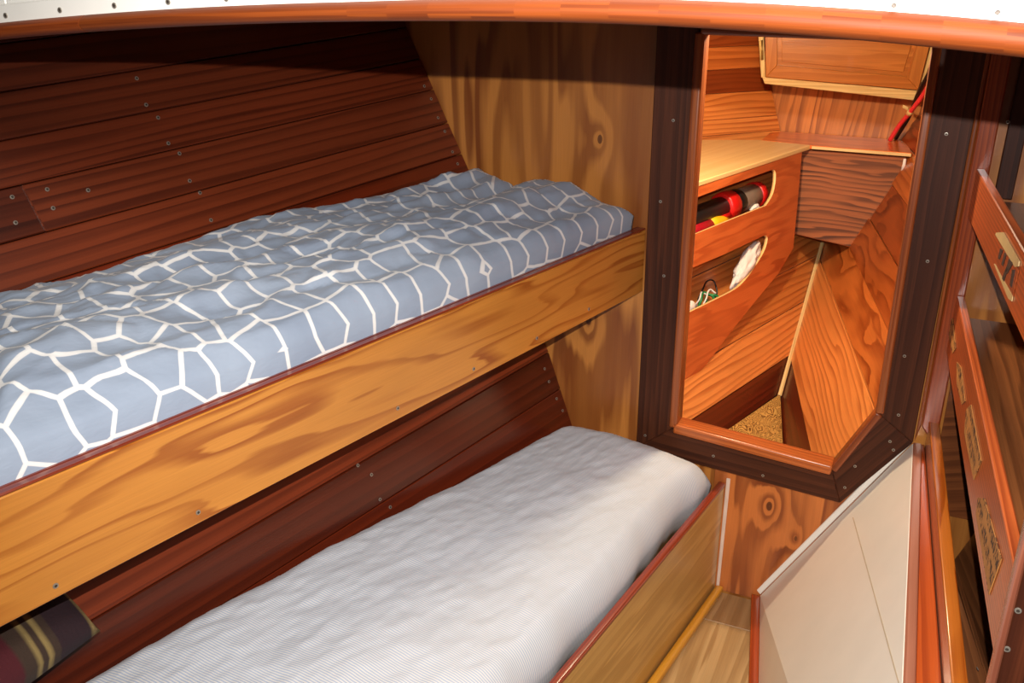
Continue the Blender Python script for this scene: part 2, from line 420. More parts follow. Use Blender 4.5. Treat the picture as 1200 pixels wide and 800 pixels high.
# ---- forward bulkhead of plywood with the doorway cut out
FY = 2.38                                     # face of the door frame
OUT = [(-.690, -.06), (-.684, -1.334), (-.114, -1.373), (.037, -1.158), (.048, -.06)]
INN = [(-.580, -.185), (-.577, -1.245), (-.146, -1.278), (-.055, -1.092), (-.058, -.185)]
bk = [(-1.48, .004)]
for x, z in PROF[1:]: bk.append((x - .03, z))
bk += [(.30, -1.77), (.42, -.9), (.52, .004)]
front = cutboard('wall_front', V((0, D, 0)), V((1, 0, 0)), V((0, 0, 1)), bk, [[(x + (.02 if x > -.3 else -.02), z + (.02 if z > -.3 else -.02)) for x, z in INN]], .018, 'ply', 'ply_edge', None, (0, 0, 1), (10, 10))
tag(front, 'grained fir plywood bulkhead at the forward end of the bunks', kind='structure')
front.data.materials[1] = M['ply']
low = thing('trim_1', (-.25, D, -1.75), 'darker knotty plywood facing under the doorway sill', kind='structure')
slab('facing_panel', [(-.455, D - .0005, -1.752), (-.455, D - .0005, -1.32), (.03, D - .0005, -1.32), (.03, D - .0005, -1.752)], (0, -.008, 0), 'ply_low', low, (0, 0, 1), .001, None, 1, (10, 10))
slab('edge_strip', [(-.420, D - .009, -1.752), (-.420, D - .009, -1.375), (-.409, D - .009, -1.375), (-.411, D - .009, -1.752)], (0, -.002, 0), plain('glassed_edge', (212, 190, 176), .3, 0, .15, 14, .3), low, (0, 0, 1), .0008)

# ---- doorway frame
door = thing('door_1', (-.3, FY, -1.37), 'dark mahogany frame round the five-sided opening to the forepeak', kind='structure')
def member(name, i, j, grain_z=False, mat='maho_frame'):
    a, b, c, d = OUT[i], OUT[j], INN[j], INN[i]
    g = (b[0] - a[0], 0, b[1] - a[1])
    return slab(name, [(a[0], FY, a[1]), (b[0], FY, b[1]), (c[0], FY, c[1]), (d[0], FY, d[1])], (0, D - FY - .0005, 0), mat, door, g, .002)
mem = [member('jamb', 0, 1), member('sill', 1, 2), member('corner_rail', 2, 3), member('jamb', 3, 4)]
head = member('head', 4, 0)
def lip(i, j, wd, y0, mat='lip', color=None, parent=door):
    a, b = V((INN[i][0], 0, INN[i][1])), V((INN[j][0], 0, INN[j][1]))
    d = (b - a).normalized(); n = V((d.z, 0, -d.x))
    if n.dot(V((-.32, 0, -.7)) - a) < 0: n = -n
    ia, ib = a + d * (-wd if 0 else 0), b
    pts = [ia - n * .014, ib - n * .014, ib + n * wd, ia + n * wd]
    return slab('rounded_lip', [p + V((0, y0, 0)) for p in pts], (0, D + .03 - y0, 0), mat, parent, d, .006, color, 3)
lip(0, 1, .010, FY - .006); lip(1, 2, .014, FY - .010, color=(1.45, 1.4, 1.2)); lip(2, 3, .006, FY - .005, color=(.7, .6, .6)); lip(3, 4, .007, FY - .006); lip(4, 0, .006, FY - .006)
for p, k in [((836, 534), 1), ((894, 557), 1), ((990, 571), 2), ((1002, 546), 2), ((1043, 517), 2), ((1053, 486), 3), ((1047, 527), 2), ((756, 510), 0), ((789, 141), 0), ((774, 236), 0), ((778, 323), 0), ((1109, 157), 3), ((1087, 306), 3), ((1060, 417), 3)]:
    screw(onY(*p, FY), (0, -1, 0), mem[k], .0042)
# starboard edge strips beside the right jamb, and the batten beyond
slab('edge_moulding', [(.046, FY - .008, -.06), (.056, FY - .008, -.06), (.050, FY - .008, -1.10), (.040, FY - .008, -1.15)], (0, .026, 0), 'lip', door, (0, 0, 1), .003, (.9, .9, .8))
slab('edge_moulding', [(.0565, FY - .02, -.06), (.096, FY - .02, -.06), (.090, FY - .02, -1.15), (.0505, FY - .02, -1.10)], (0, .038, 0), 'stbd', door, (0, 0, 1), .003, (.66, .56, .46))
bat = slab('batten', [(.118, FY, -.04), (.156, FY, -.04), (.150, FY, -.52), (.112, FY, -.52)], (0, .018, 0), 'maho_frame', door, (0, 0, 1), .002, (.7, .62, .62))
screw((.112, FY, -.35), (0, -1, 0), bat)

# ---- cabin-trunk front over the lens: curved trim and the white boards above it
YB = .9
def beam_z(x): return -.0655 - (.055 * (x + .34) ** 2 - .01 * (x + .34) if x < -.34 else .11 * (x + .34) ** 2)
trim = thing('trim_2', (-.35, YB, -.06), 'curved varnished beam trim across the top of the view', kind='structure')
def beam_piece(x0, x1, color, n):
    bm = bmesh.new(); rings = []
    for i in range(n + 1):
        x = x0 + (x1 - x0) * i / n; zb = beam_z(x); h = .020 + .008 * max(0, min(1, (x + .6) / .8))
        sec = [(0.05, 0.0)] + [(-.013 * math.sin(math.pi * k / 8) ** .6, h * k / 8) for k in range(9)] + [(.05, h)]
        rings.append([bm.verts.new((x, YB + .008 + y, zb + z)) for y, z in sec])
    m = len(rings[0])
    for i in range(n):
        for j in range(m): bm.faces.new((rings[i][j], rings[i + 1][j], rings[i + 1][(j + 1) % m], rings[i][(j + 1) % m]))
    for f in (bm.faces.new(rings[0]), bm.faces.new(rings[-1][::-1])):
        for e in f.edges: e.smooth = False
    bmesh.ops.recalc_face_normals(bm, faces=bm.faces); uvs(bm, (1, 0, 0))
    me = bpy.data.meshes.new('beam_trim'); bm.to_mesh(me); bm.free()
    return link('beam_trim', me, trim, ['beam'], color, True)
XS = onY(97, 36, YB).x
beam_piece(-1.75, XS - .0006, (1.15, .9, .8), 14); beam_piece(XS + .0006, .75, (1.0, .84, .7), 36)
trunk = thing('wall_top', (-.35, YB + .03, .1), 'white tongue-and-groove boards above the curved beam trim', kind='structure')
x = -1.78
while x < .72:
    x1 = x + .0735; za, zb_ = beam_z(x) + .034, beam_z(x1) + .034
    slab('board', [(x + .0008, YB + .012, za), (x1 - .0008, YB + .012, zb_), (x1 - .0008, YB + .012, .55), (x + .0008, YB + .012, .55)], (0, .012, 0), 'white', trunk, (0, 0, 1), .0016)
    bar('bead', (x + .007, YB + .0112, za + .012), (x + .007, YB + .0112, .55), (.004, 0, 0), (0, .002, 0), 'white', trunk, .0008)
    x = x1
bm = bmesh.new(); lo = []; n = 60
for i in range(n + 1):
    xx = -1.78 + 2.5 * i / n; z = beam_z(xx) + .018
    lo.append([bm.verts.new((xx, YB + y, z + dz)) for y, dz in ((.008, 0), (.008, .022), (.0115, .024), (.0115, 0))])
for i in range(n):
    for j in range(4): bm.faces.new((lo[i][j], lo[i + 1][j], lo[i + 1][(j + 1) % 4], lo[i][(j + 1) % 4]))
bmesh.ops.recalc_face_normals(bm, faces=bm.faces); uvs(bm, (1, 0, 0))
me = bpy.data.meshes.new('liner_strip'); bm.to_mesh(me); bm.free()
strip = link('liner_strip', me, trunk, ['white'])
for px in (7, 71, 135, 198, 266, 330):
    q = onY(px, 19 - px * .058, YB + .008); q.z = beam_z(q.x) + .028; screw(q, (0, -1, 0), strip, .0036)
for px, py in ((1048, 6), (1169, 14)):
    screw(onY(px, py, YB + .008), (0, -1, 0), strip, .0042)
# deck overhead, and the deck of the forepeak
slab('ceiling', [(-1.85, YB + .03, -.005), (.8, YB + .03, -.005), (.5, 4.3, -.005), (-1.5, 4.3, -.005)], (0, 0, .03), 'stbd_dark', None, (0, 1, 0), 0)
tag(bpy.data.objects['ceiling'], 'dark planked underside of the deck over bunks and forepeak', kind='structure')

# ---- cabin sole
DR, DS = vpdir(1370), vpdir(904)              # lower bunk front, starboard edge of the sole
RB = V((-.423, D - .012, -1.404))             # forward top corner of the lower bunk front
ZF = -1.755
floor = thing('floor', (-.35, 1.6, ZF), 'varnished plywood cabin sole between lower bunk and white board', kind='structure')
fa, fb = V((-.421, D - .012, ZF)), V((-.305, D - .012, ZF))
fj = .145
slab('floor_panel', [fa - DR * fj, fb - DS * fj, fb - DS * 1.6, fa - DR * 1.6], (0, 0, -.02), 'floor', floor, (0, 1, 0), .0015)
slab('floor_panel', [fa, fb, fb - DS * (fj - .002), fa - DR * (fj - .002)], (0, 0, -.02), 'floor', floor, (0, 1, 0), .0015, (.86, .78, .74))
bar('edge_strip', fb + V((-.012, 0, 0)), fb + V((-.012, 0, 0)) - DS * 1.6, (.026, 0, 0), (0, 0, .022), 'orange', floor, .004, (.8, .7, .7), 2)
bar('corner_strip', fa + V((.002, -.003, .0005)), fa + V((.002, -.003, .0005)) - DR * 1.6, (.022, 0, 0), (0, 0, .024), 'yellow', floor, .006, None, 2)

# ---- starboard: white sloping board, ledge and hull side
DW, DT = vpdir(1095), vpdir(1040)
w0, w1 = V((-.292, D - .014, ZF + .022)), V((.037, D - .022, -1.158))
white = thing('trim_3', (-.1, 2.0, ZF), 'white painted board sloping up from the cabin sole to starboard', kind='structure')
nW = (w1 - w0).cross(DW).normalized()
if nW.z < 0: nW = -nW
slab('white_panel', [w0, w1, w1 - DW * 1.5, w0 - DS * 1.5], -nW * .012, 'cream', white, DW, .0015)
def onW(x, y, o=0): return onP(x, y, w0 + nW * o, nW)
slab('seam', [onW(999, 606, .0004), onW(1000.2, 606, .0004), onW(1054, 800, .0004), onW(1052.6, 800, .0004)], nW * .0006, plain('seam_filler', (196, 180, 156), .5), white, DW, 0)
slab('fillet', [w0 + V((0, .004, 0)), w1 + V((0, .004, 0)), w1 + V((-.012, .004, .012)), w0 + V((-.012, .004, .012))], (0, .01, 0), 'cream', white, w1 - w0, .002)
rail = thing('berth_rail', (.1, 1.9, -1.16), 'glossy orange-brown upright rail along the starboard berth, beside the white board', 'rail')
r0 = V((.065, D - .032, -1.087))
l0 = w1 + V((.001, 0, -.004))
bar('edge_trim', l0, l0 - DW * 1.5, (.020, 0, 0), (0, 0, .008), 'rail_face', rail, .002, (1.0, .95, .95))
slab('ledge', [l0 + V((.0205, 0, .006)), r0 + V((-.002, 0, -.063)), r0 + V((-.002, 0, -.063)) - DT * 1.5, l0 + V((.0205, 0, .006)) - DW * 1.5], (0, 0, -.012), 'orange', rail, DT, .001)
side = DT.cross(ZUP).normalized()             # to starboard
slab('rail_board', [r0 + V((0, 0, -.075)), r0 - V((0, 0, .004)), r0 - V((0, 0, .004)) - DT * 1.12, r0 + V((0, 0, -.075)) - DT * 1.12], side * .022, 'rail_face', rail, DT, .002)
bar('rail_cap', r0 - side * .001 - V((0, 0, .004)), r0 - side * .001 - V((0, 0, .004)) - DT * 1.12, side * .025, (0, 0, .008), 'fascia', rail, .003, (.95, .66, .48), 2)

sw = thing('wall_right', (.5, 1.6, -1.2), 'dark starboard hull planking behind the shelf boards', kind='structure')
DST = V((-.24, .97, .0)).normalized()
sp = [(.50, -.03), (.46, -.28), (.42, -.55), (.36, -.82), (.30, -1.08), (.235, -1.32), (.15, -1.56), (.03, -1.77)]
for i, ((xa, za), (xb, zb_)) in enumerate(zip(sp, sp[1:])):
    a, b = V((xa, D - .02, za - .001)), V((xb, D - .02, zb_ + .001))
    nn = (a - b).cross(DST).normalized()
    if nn.x < 0: nn = -nn
    slab('plank', [a, b, b - DST * 1.9, a - DST * 1.9], nn * .014, 'stbd_dark', sw, DST, .002, [(1, .9, .8), (1.2, 1.1, .95), (1.25, 1.1, .95), (1.3, 1.2, 1), (.7, .6, .55), (1, .95, .9), (.6, .5, .5)][i])

slab('shade_panel', [(.098, D - .001, -.83), (.34, D - .001, -.83), (.22, D - .001, -1.35), (.098, D - .001, -1.35)], (0, -.008, 0), 'stbd_dark', sw, (1, 0, .3), .001, (1.0, .8, .66))  # dark sheet added over the bulkhead for the shade below the lower shelf
def shelf(label, top, bot, zsh, vp, y_end, capcol):
    d = vpdir(vp); sd = d.cross(ZUP).normalized()
    t = thing('fiddled_shelf', V((top.x + .1, (D + y_end) / 2, zsh)), label, 'shelf', 'starboard book shelves')
    L = (top.y - y_end) / d.y
    fb_ = slab('fiddle_board', [top, V((top.x, top.y, bot)), V((top.x, top.y, bot)) - d * L, top - d * L], sd * .018, 'stbd', t, d, .002, capcol)
    fb_.color = (1.3, 1.3, 1.25, 1)
    slab('shelf_board', [top + sd * .0185 + V((0, 0, zsh - top.z)), top + sd * .0185 + V((0, 0, zsh - top.z)) - d * L,
                         V((hxs(y_end, zsh) - .012, y_end, zsh)), V((hxs(top.y, zsh) - .012, top.y, zsh))], (0, 0, -.014), 'stbd_dark', t, d, .001, (1.25, 1.15, 1.0))
    return t, fb_, d, sd
def hxs(Y, z):
    for (x0, z0), (x1, z1) in zip(sp, sp[1:]):
        if z >= z1: break
    return x0 + (x1 - x0) * (z - z0) / (z1 - z0) + (D - .02 - Y) * .24 / .97
T1, T2 = V((.066, D - .044, -.452)), V((.074, D - .044, -.750))
s1, f1, d1, sd1 = shelf('upper starboard shelf with a deep reddish fiddle board and one peeling paper label', T1, -.560, -.520, 995, .55, (1.05, 1, 1))
s2, f2, d2, sd2 = shelf('lower starboard shelf with an orange fiddle board bearing three worn paper labels', T2, -.893, -.800, 1035, 1.19, (1.05, 1, 1))
def paper(pts, T, d, sd, parent, mat, name='paper_label', th=.0012, lab=None):
    n = d.cross(ZUP)
    q = [onP(*p, T, n) - sd * .0006 for p in pts]
    o = slab(name, q, -sd * th, mat, parent, d, 0)
    if lab: o['label'] = lab
    return o
paper([(1171, 297), (1169, 311), (1187, 351), (1195, 316), (1193, 312), (1176, 289)], T1, d1, sd1, f1, 'stbd', lab='torn label on reddish board')
paper([(1168, 275), (1169, 272.5), (1177, 272), (1196, 306), (1195, 312), (1191, 313)], T1, d1, sd1, f1, 'tape_plain', 'tape_strip', .002)
paper([(1166, 309), (1168, 311), (1188, 346), (1187, 353), (1183, 350)], T1, d1, sd1, f1, 'tape_plain', 'tape_strip', .0016)
for a in [[(1174, 291), (1177, 293), (1173, 304), (1171, 303)], [(1179, 296), (1181, 299), (1177, 312), (1175, 310)], [(1184, 303), (1189, 308), (1182, 321), (1180, 318)], [(1181, 313), (1183, 315), (1178, 330), (1176, 326)], [(1188, 316), (1191, 316), (1187, 337), (1185, 334)]]:
    paper(a, T1, d1, sd1, f1, 'ink', 'ink_stroke', .0020)
paper([(1113, 369), (1117, 374), (1121, 408), (1117, 414), (1112, 390)], T2, d2, sd2, f2, 'tape')
paper([(1122, 424), (1127, 430), (1132, 470), (1128, 474), (1122, 450)], T2, d2, sd2, f2, 'tape')
paper([(1133, 480), (1139, 474), (1151, 540), (1142, 562), (1131, 508)], T2, d2, sd2, f2, 'tape')
paper([(1147, 583), (1155, 584), (1175, 655), (1160, 697), (1145, 602)], T2, d2, sd2, f2, 'tape')
# upright post carrying the shelf ends close to the lens
post = thing('shelf_post', (.2, 1.2, -1.7), 'dark mahogany upright post with two screws at the aft end of the shelves', 'post')
pb = slab('post_board', [(.168, 1.17, -1.30), (.168, 1.17, -.575), (.30, 1.17, -.575), (.30, 1.17, -1.30)], (0, .017, 0), 'maho_frame', post, (0, 0, 1), .002, (1.0, .85, .8))
slab('edge_strip', [(.158, 1.164, -1.30), (.158, 1.164, -.575), (.1675, 1.164, -.575), (.1675, 1.164, -1.30)], (0, .024, 0), 'rail_face', post, (0, 0, 1), .002, (.6, .5, .48))
screw(onY(1193, 715, 1.17), (0, -1, 0), pb, .0045); screw(onY(1180, 760, 1.17), (0, -1, 0), pb, .0045)
berth = thing('berth_board', (.2, 1.8, -1.4), 'dark plank in the shadowed recess behind the starboard rail', 'plank')
bq = [onY(1106, 640, 2.15), onY(1118, 668, 2.10), onY(1163, 812, 1.75), onY(1128, 812, 1.75)]
bo = slab('plank', bq, (0.01, .012, -.01), 'stbd_dark', berth, bq[2] - bq[1], .002, (1.4, 1.35, 1.3))
screw(onP(1146, 783, bq[0], (bq[1] - bq[0]).cross(bq[2] - bq[0])), -(bq[1] - bq[0]).cross(bq[2] - bq[0]) if (bq[1] - bq[0]).cross(bq[2] - bq[0]).y > 0 else (bq[1] - bq[0]).cross(bq[2] - bq[0]), bo)

# ================================================================== BUNKS
DF = vpdir(1550)
SF = DF.cross(ZUP).normalized()               # to starboard of the upper bunk front
F0 = V((-.692, D - .012, -.688))
ub = thing('upper_bunk', (-1.1, 1.2, -.86), 'upper bunk with a varnished fir front board along the port hull', 'bunk')
LB = 2.35
fas = slab('front_board', [F0, F0 + V((0, 0, -.172)), F0 + V((0, 0, -.198)) - DF * LB, F0 - DF * LB], -SF * .016, 'fascia', ub, DF, .002)
bar('red_cap', F0 + V((0, 0, -.001)) - SF * .0165, F0 + V((0, 0, -.001)) - SF * .0165 - DF * LB, -SF * .012, (0, 0, .006), 'cap', ub, .002, (.8, .7, .7))
bar('red_cap', F0 + V((0, 0, .0005)), F0 + V((0, 0, .0005)) - DF * LB, -SF * .016, (0, 0, .005), 'cap', ub, .002)
for p in [(65, 686), (232, 600), (466, 478), (555, 432), (629, 396), (690, 362)]:
    screw(onP(*p, F0, SF), SF, fas, .0046)
def edgeline(P, d, Y): return P - d * ((P.y - Y) / d.y)
ZP = -.80
pl = []
for Y in (D - .014, .18): pl.append((edgeline(F0, DF, Y) - SF * .018).xy)
slab('base_panel', [(pl[0].x, pl[0].y, ZP), (pl[1].x, pl[1].y, ZP), (hullX(.3, ZP) + .006, .3, ZP), (hullX(D - .014, ZP) + .006, D - .014, ZP)], (0, 0, -.014), 'hull_dark', ub, DF, .001)

lb = thing('lower_bunk', (-.8, 1.3, ZF), 'lower bunk with a plain golden plywood front beside the cabin sole', 'bunk')
SR = DR.cross(ZUP).normalized()
slab('front_board', [RB, V((RB.x, RB.y, ZF)), V((RB.x, RB.y, ZF)) - DR * 2.0, RB - DR * 2.0], -SR * .016, 'low_front', lb, DR, .002)
bar('red_cap', RB + V((0, 0, .0005)) + SR * .002, RB + V((0, 0, .0005)) + SR * .002 - DR * 2.0, -SR * .020, (0, 0, .014), 'cap', lb, .004, (1.15, 1.05, 1.0), 2)
ZL = -1.49
slab('base_panel', [edgeline(RB, DR, D - .014) * 1 + V((-.018, 0, ZL - RB.z)), edgeline(RB, DR, .4) + V((-.018, 0, ZL - RB.z)), (hullX(.4, ZL) + .008, .4, ZL), (hullX(D - .014, ZL) + .008, D - .014, ZL)], (0, 0, -.014), 'low_front', lb, DR, .001)

def cover(name, mat, label, cat, y0, y1, nu, nv, frontX, backX, height, bottom, uvs_=1.0, tail=None):
    """bedding as a closed surface: height(u, v) over the area between front and hull"""
    bm = bmesh.new(); lay = bm.loops.layers.uv.verify(); top = []; uvc = {}
    for i in range(nu + 1):
        row = []; u = i / nu; Y = y0 + (y1 - y0) * u
        for j in range(nv + 1):
            v = j / nv; Yj = Y + (tail(u, v) if tail else 0)
            xf, xb = frontX(Yj), backX(Yj)
            q = bm.verts.new((xf + (xb - xf) * v, Yj, height(u, v, Yj, xf + (xb - xf) * v))); row.append(q)
            uvc[q] = (Yj, (xf - xb) * v)
        top.append(row)
    for i in range(nu):
        for j in range(nv):
            bm.faces.new((top[i][j], top[i + 1][j], top[i + 1][j + 1], top[i][j + 1]))
    rim = [top[i][0] for i in range(nu + 1)] + [top[nu][j] for j in range(1, nv + 1)] + [top[i][nv] for i in range(nu - 1, -1, -1)] + [top[0][j] for j in range(nv - 1, 0, -1)]
    low_ = []
    c = sum((q.co for q in rim), V()) / len(rim)
    for q in rim:
        b_ = bm.verts.new((q.co.x + (c.x - q.co.x) * .03, q.co.y + (c.y - q.co.y) * .01, bottom)); low_.append(b_); uvc[b_] = (uvc[q][0], uvc[q][1] + (q.co.z - bottom))
    for i in range(len(rim)):
        k = (i + 1) % len(rim); bm.faces.new((rim[i], low_[i], low_[k], rim[k]))
    bm.faces.new(low_)
    bmesh.ops.recalc_face_normals(bm, faces=bm.faces)
    for f in bm.faces:
        for l in f.loops: l[lay].uv = uvc[l.vert]
    me = bpy.data.meshes.new(name); bm.to_mesh(me); bm.free()
    o = link(name, me, None, [mat], None, True)
    return tag(o, label, cat)
def fbm(x, y, s, o=3):
    r, a = 0, 1
    for _ in range(o): r += a * noise.noise(V((x * s, y * s, s * .37))); s *= 2.03; a *= .5
    return r
def ridge(x, y, s): return 1 - abs(noise.noise(V((x * s, y * s, 3.1)))) * 2
def edge_round(v, w): return math.sqrt(max(0, 1 - (1 - min(1, v / w)) ** 2))
def quilt_h(u, v, Y, X):
    a = (D - Y)
    base = -.592 + .012 * math.sin(3.1 * v) + .10 * max(0, v - .7) * (1 - u)
    # long folds along the bunk, swinging across it
    p = Y + .35 * v; q = v * .55 - .08 * Y
    f = .030 * ridge(p * .7 + 3, q * 5.5, 1.4) - .006 + .010 * fbm(p * 1.1, q * 4, 3.0) + .008 * ridge(p * 1.4 + 9, q * 4, 3.2) + .004 * fbm(Y, X, 18) + .007 * max(0, ridge(p * 1.6 + 1, q * 5 + 2, 2.6)) ** 4 - .006 * max(0, ridge(p * 2.3 + 7, q * 4, 2.2)) ** 6
    cr = (Y - (.90 + .32 * (v - .45)))
    f -= .03 * math.exp(-(cr / .022) ** 2) * (1 if .15 < v else v / .15)          # cross crease near the aft end
    pk = .014 * math.exp(-((v - .84) / .10) ** 2) * max(0, (u - .86) / .14)          # raised corner by the bulkhead
    dp = -.055 * math.exp(-((v - .66) / .05) ** 2) * max(0, (u - .88) / .12)
    top = base + f * (.55 + .45 * edge_round(v, .3)) + pk + dp
    e = edge_round(v + .012, .34) * edge_round(1 - u + .004, .045)
    eb = edge_round(1 - v + .02, .08)
    lowz = -.672 + .006 * math.sin(Y * 9)
    return lowz + (top - lowz) * (.12 + .88 * e) * (.62 + .38 * eb)
cover('quilt', 'quilt', 'blue quilt with white geometric lines rumpled on the upper bunk', 'quilt', .22, 2.366, 240, 90,
      lambda Y: (edgeline(F0, DF, Y) - SF * .0225).x, lambda Y: hullX(Y, -.62) + .018, quilt_h, ZP + .001)
def duvet_h(u, v, Y, X):
    bk = -1.203 - .056 * max(0, min(1, (Y - 1.15) / 1.0))
    mid = -1.300 + (bk + 1.300) * v + .02 * math.sin(math.pi * v)
    p = Y * .8 + X; q = X - .5 * Y
    f = .012 * fbm(p, q, 2.2) + .0026 * ridge(p * 5, q * 16, 1.0) + .002 * fbm(p * 2, q * 5, 9) + .0007 * fbm(X, Y, 40)
    wav = .05 + .03 * noise.noise(V((Y * 3.4, 1.7, 0)))
    e = edge_round(v + .006, .07 + wav * .6)
    en = edge_round(1 - u + .002, .05 + .03 * (1 - v))
    lowz = -1.414
    eb = edge_round(1 - v + .02, .10)
    return lowz + (mid + f - lowz) * (.10 + .90 * e) * (.15 + .85 * en) * (.80 + .20 * eb)
def duv_front(Y):
    n = noise.noise(V((Y * 3.1 + 5, 0, 0))) * .6 + noise.noise(V((Y * 9, 2, 0))) * .25
    return (edgeline(RB, DR, Y) - SR * (.028 + .034 * max(0, n + .2))).x
cover('duvet', 'seer', 'pale seersucker duvet with fine blue stripes on the lower bunk', 'duvet', .42, 2.372, 240, 96,
      duv_front, lambda Y: hullX(Y, -1.36) + .012, duvet_h, ZL + .001)

# ---- striped cushion leaning on the hull at the aft end of the lower bunk
lw, ll = V((-.80, 0, .60)).normalized(), V((.12, -.99, 0)).normalized()
ll = (ll - lw * ll.dot(lw)).normalized(); ln = lw.cross(ll)
if ln.z < 0: ln = -ln
c0 = V((-1.262, .955, -1.155)); bm = bmesh.new(); lay = bm.loops.layers.uv.verify(); NU, NV = 40, 22; uvc = {}; sides = []
WL, WW, TH = .46, .20, .05
for s_ in (1, -1):
    g = []
    for i in range(NU + 1):
        row = []
        for j in range(NV + 1):
            u, v = i / NU, j / NV
            h = TH * (max(0, 1 - (2 * u - 1) ** 4) * max(0, 1 - (2 * v - 1) ** 4)) ** .5
            pin = .015 * (1 - (2 * u - 1) ** 2) * (1 if v > .5 else -1) * abs(2 * v - 1) ** 3
            q = bm.verts.new(c0 + ll * (WL * u) + lw * (WW * v - pin * 0) + ln * (s_ * h + .004 * noise.noise(V((u * 5, v * 4, s_))) * h * 20 + .045))
            uvc[q] = (WL * u, WW * v); row.append(q)
        g.append(row)
    for i in range(NU):
        for j in range(NV): bm.faces.new((g[i][j], g[i + 1][j], g[i + 1][j + 1], g[i][j + 1]))
bmesh.ops.remove_doubles(bm, verts=bm.verts, dist=1e-4)
bmesh.ops.recalc_face_normals(bm, faces=bm.faces)
for f in bm.faces:
    for l in f.loops: l[lay].uv = uvc.get(l.vert, (0, 0))
me = bpy.data.meshes.new('cushion'); bm.to_mesh(me); bm.free()
tag(link('cushion', me, None, ['pillow'], None, True), 'maroon woven cushion with tan stripes leaning on the hull, lower bunk', 'cushion')

# ================================================================== FOREPEAK (through the doorway)
XC = -.401
S0, S1 = V((XC, 3.15, -1.467)), V((XC, 3.962, -1.093))
SD = (S1 - S0)
def hull_fan(d, pts, y_near, names, mat, tints, parent, sign, ymax):
    """planks between neighbouring lines on the plane through the stem seam; pts give a point of each line"""
    n = SD.cross(d).normalized(); e2 = n.cross(d).normalized()
    if e2.z < 0: e2 = -e2
    outw = n if n.x * sign > 0 else -n
    ws = [(onP(*p, S0, n) - S0).dot(e2) if isinstance(p, tuple) else p for p in pts]
    def at(w_, Y):                       # point with offset w_ at Y
        base = S0 + e2 * w_; return base + d * ((Y - base.y) / d.y)
    def far(w_):
        a = w_ / SD.dot(e2); q = S0 + SD * a
        return q if q.y < ymax else at(w_, ymax)
    out = []
    for i in range(len(ws) - 1):
        a, b = ws[i] + .0008, ws[i + 1] - .0008
        fa_, fb_ = far(a), far(b)
        poly = [fa_, fb_, at(b, y_near), at(a, y_near)]
        if fa_.y < ymax - 1e-4 < fb_.y + 1e-4 and fb_.y > ymax - 1e-3 and fa_.y < ymax - .01: 
            poly = [fa_, S0 + SD * ((ymax - S0.y) / SD.y), fb_, at(b, y_near), at(a, y_near)] if (ws[i] < ((S0 + SD * ((ymax - S0.y) / SD.y)) - S0).dot(e2) < ws[i + 1]) else poly
        o = slab('plank', [p + outw * (.001 + (.005 if i % 2 else 0)) for p in poly], outw * .014, mat[i] if isinstance(mat, list) else mat, parent, d, .0015, tints[i % len(tints)])
        out.append(o)
    return n, e2, out
bowL = thing('wall_bow_left', (-.7, 3.2, -1.2), 'port forepeak planking below the locker, running to the stem', kind='structure')
dP, dS = vpdir(1650), vpdir(815, -90)
nP, eP, _ = hull_fan(dP, [-.10, (855, 503), (926, 416), (941, 354), (955, 300), .52, .66, .82], 2.43, None, ['hull_dark', 'hull_dark', 'fore', 'fore', 'fore', 'fore', 'fore'],
                     [(.6, .5, .5), (.75, .6, .6), (1.0, .95, .9), (.82, .70, .58), (.8, .7, .6), (.7, .6, .55), (.7, .6, .55)], bowL, -1, 4.02)
_fan = ['hull_dark', 'hull_dark', 'fore', 'fore_loop', 'fore_loop', 'fore_loop', 'fore', 'fore_loop', 'fore', 'fore']
bowR = thing('wall_bow_right', (-.1, 3.2, -1.0), 'starboard forepeak planking of flame-grained fir fanning from the stem', kind='structure')
nS, eS, _ = hull_fan(dS, [-.13, (918, 531), (952, 540), (965, 318), (997, 296), (1021, 261), (1046, 218), (1069, 178), (1084, 120), .95, 1.1], 2.43, None, _fan,
                     [(.8, .7, .65), (.8, .7, .65), (1.05, 1.0, .95), (.80, .62, .48), (.52, .34, .26), (.36, .19, .14), (.62, .42, .32), (.42, .16, .12), (.36, .15, .11), (.5, .25, .18)], bowR, 1, 4.02)
# seam strip and speckled floor piece
sn = (nP if nP.z > 0 else -nP) + (nS if nS.z > 0 else -nS); sn.normalize()
pa = onP(913, 461, S0 + sn * .004, SD.cross(V((1, 0, 0))))
def seam(x, y): return S0 + SD * ((onP(x, y, S0, nP) - S0).dot(SD) / SD.dot(SD))
stem = thing('trim_4', (XC, 3.5, -1.3), 'pale batten covering the stem seam', kind='structure')
sa, sb_ = seam(912, 463), seam(968, 272)
bar('batten', sa + V((-.007, 0, .002)), sb_ + V((-.007, 0, .002)), (.014, 0, 0), sn * .006, 'batten', stem, .002)
t0 = seam(913, 460); tl, tr = onP(848, 507, S0, nP), onP(918, 531, S0, nS)
tl2, tr2 = t0 + (tl - t0) * (t0.y - 2.43) / (t0.y - tl.y), t0 + (tr - t0) * (t0.y - 2.43) / (t0.y - tr.y)
fl = slab('trim_5', [t0 + sn * .003, tl2 + sn * .003, tr2 + sn * .003], (0, 0, -.008), 'burl', None, (0, 1, 0), .001)
tag(fl, 'small triangular speckled plywood floor piece behind the doorway sill', kind='structure')

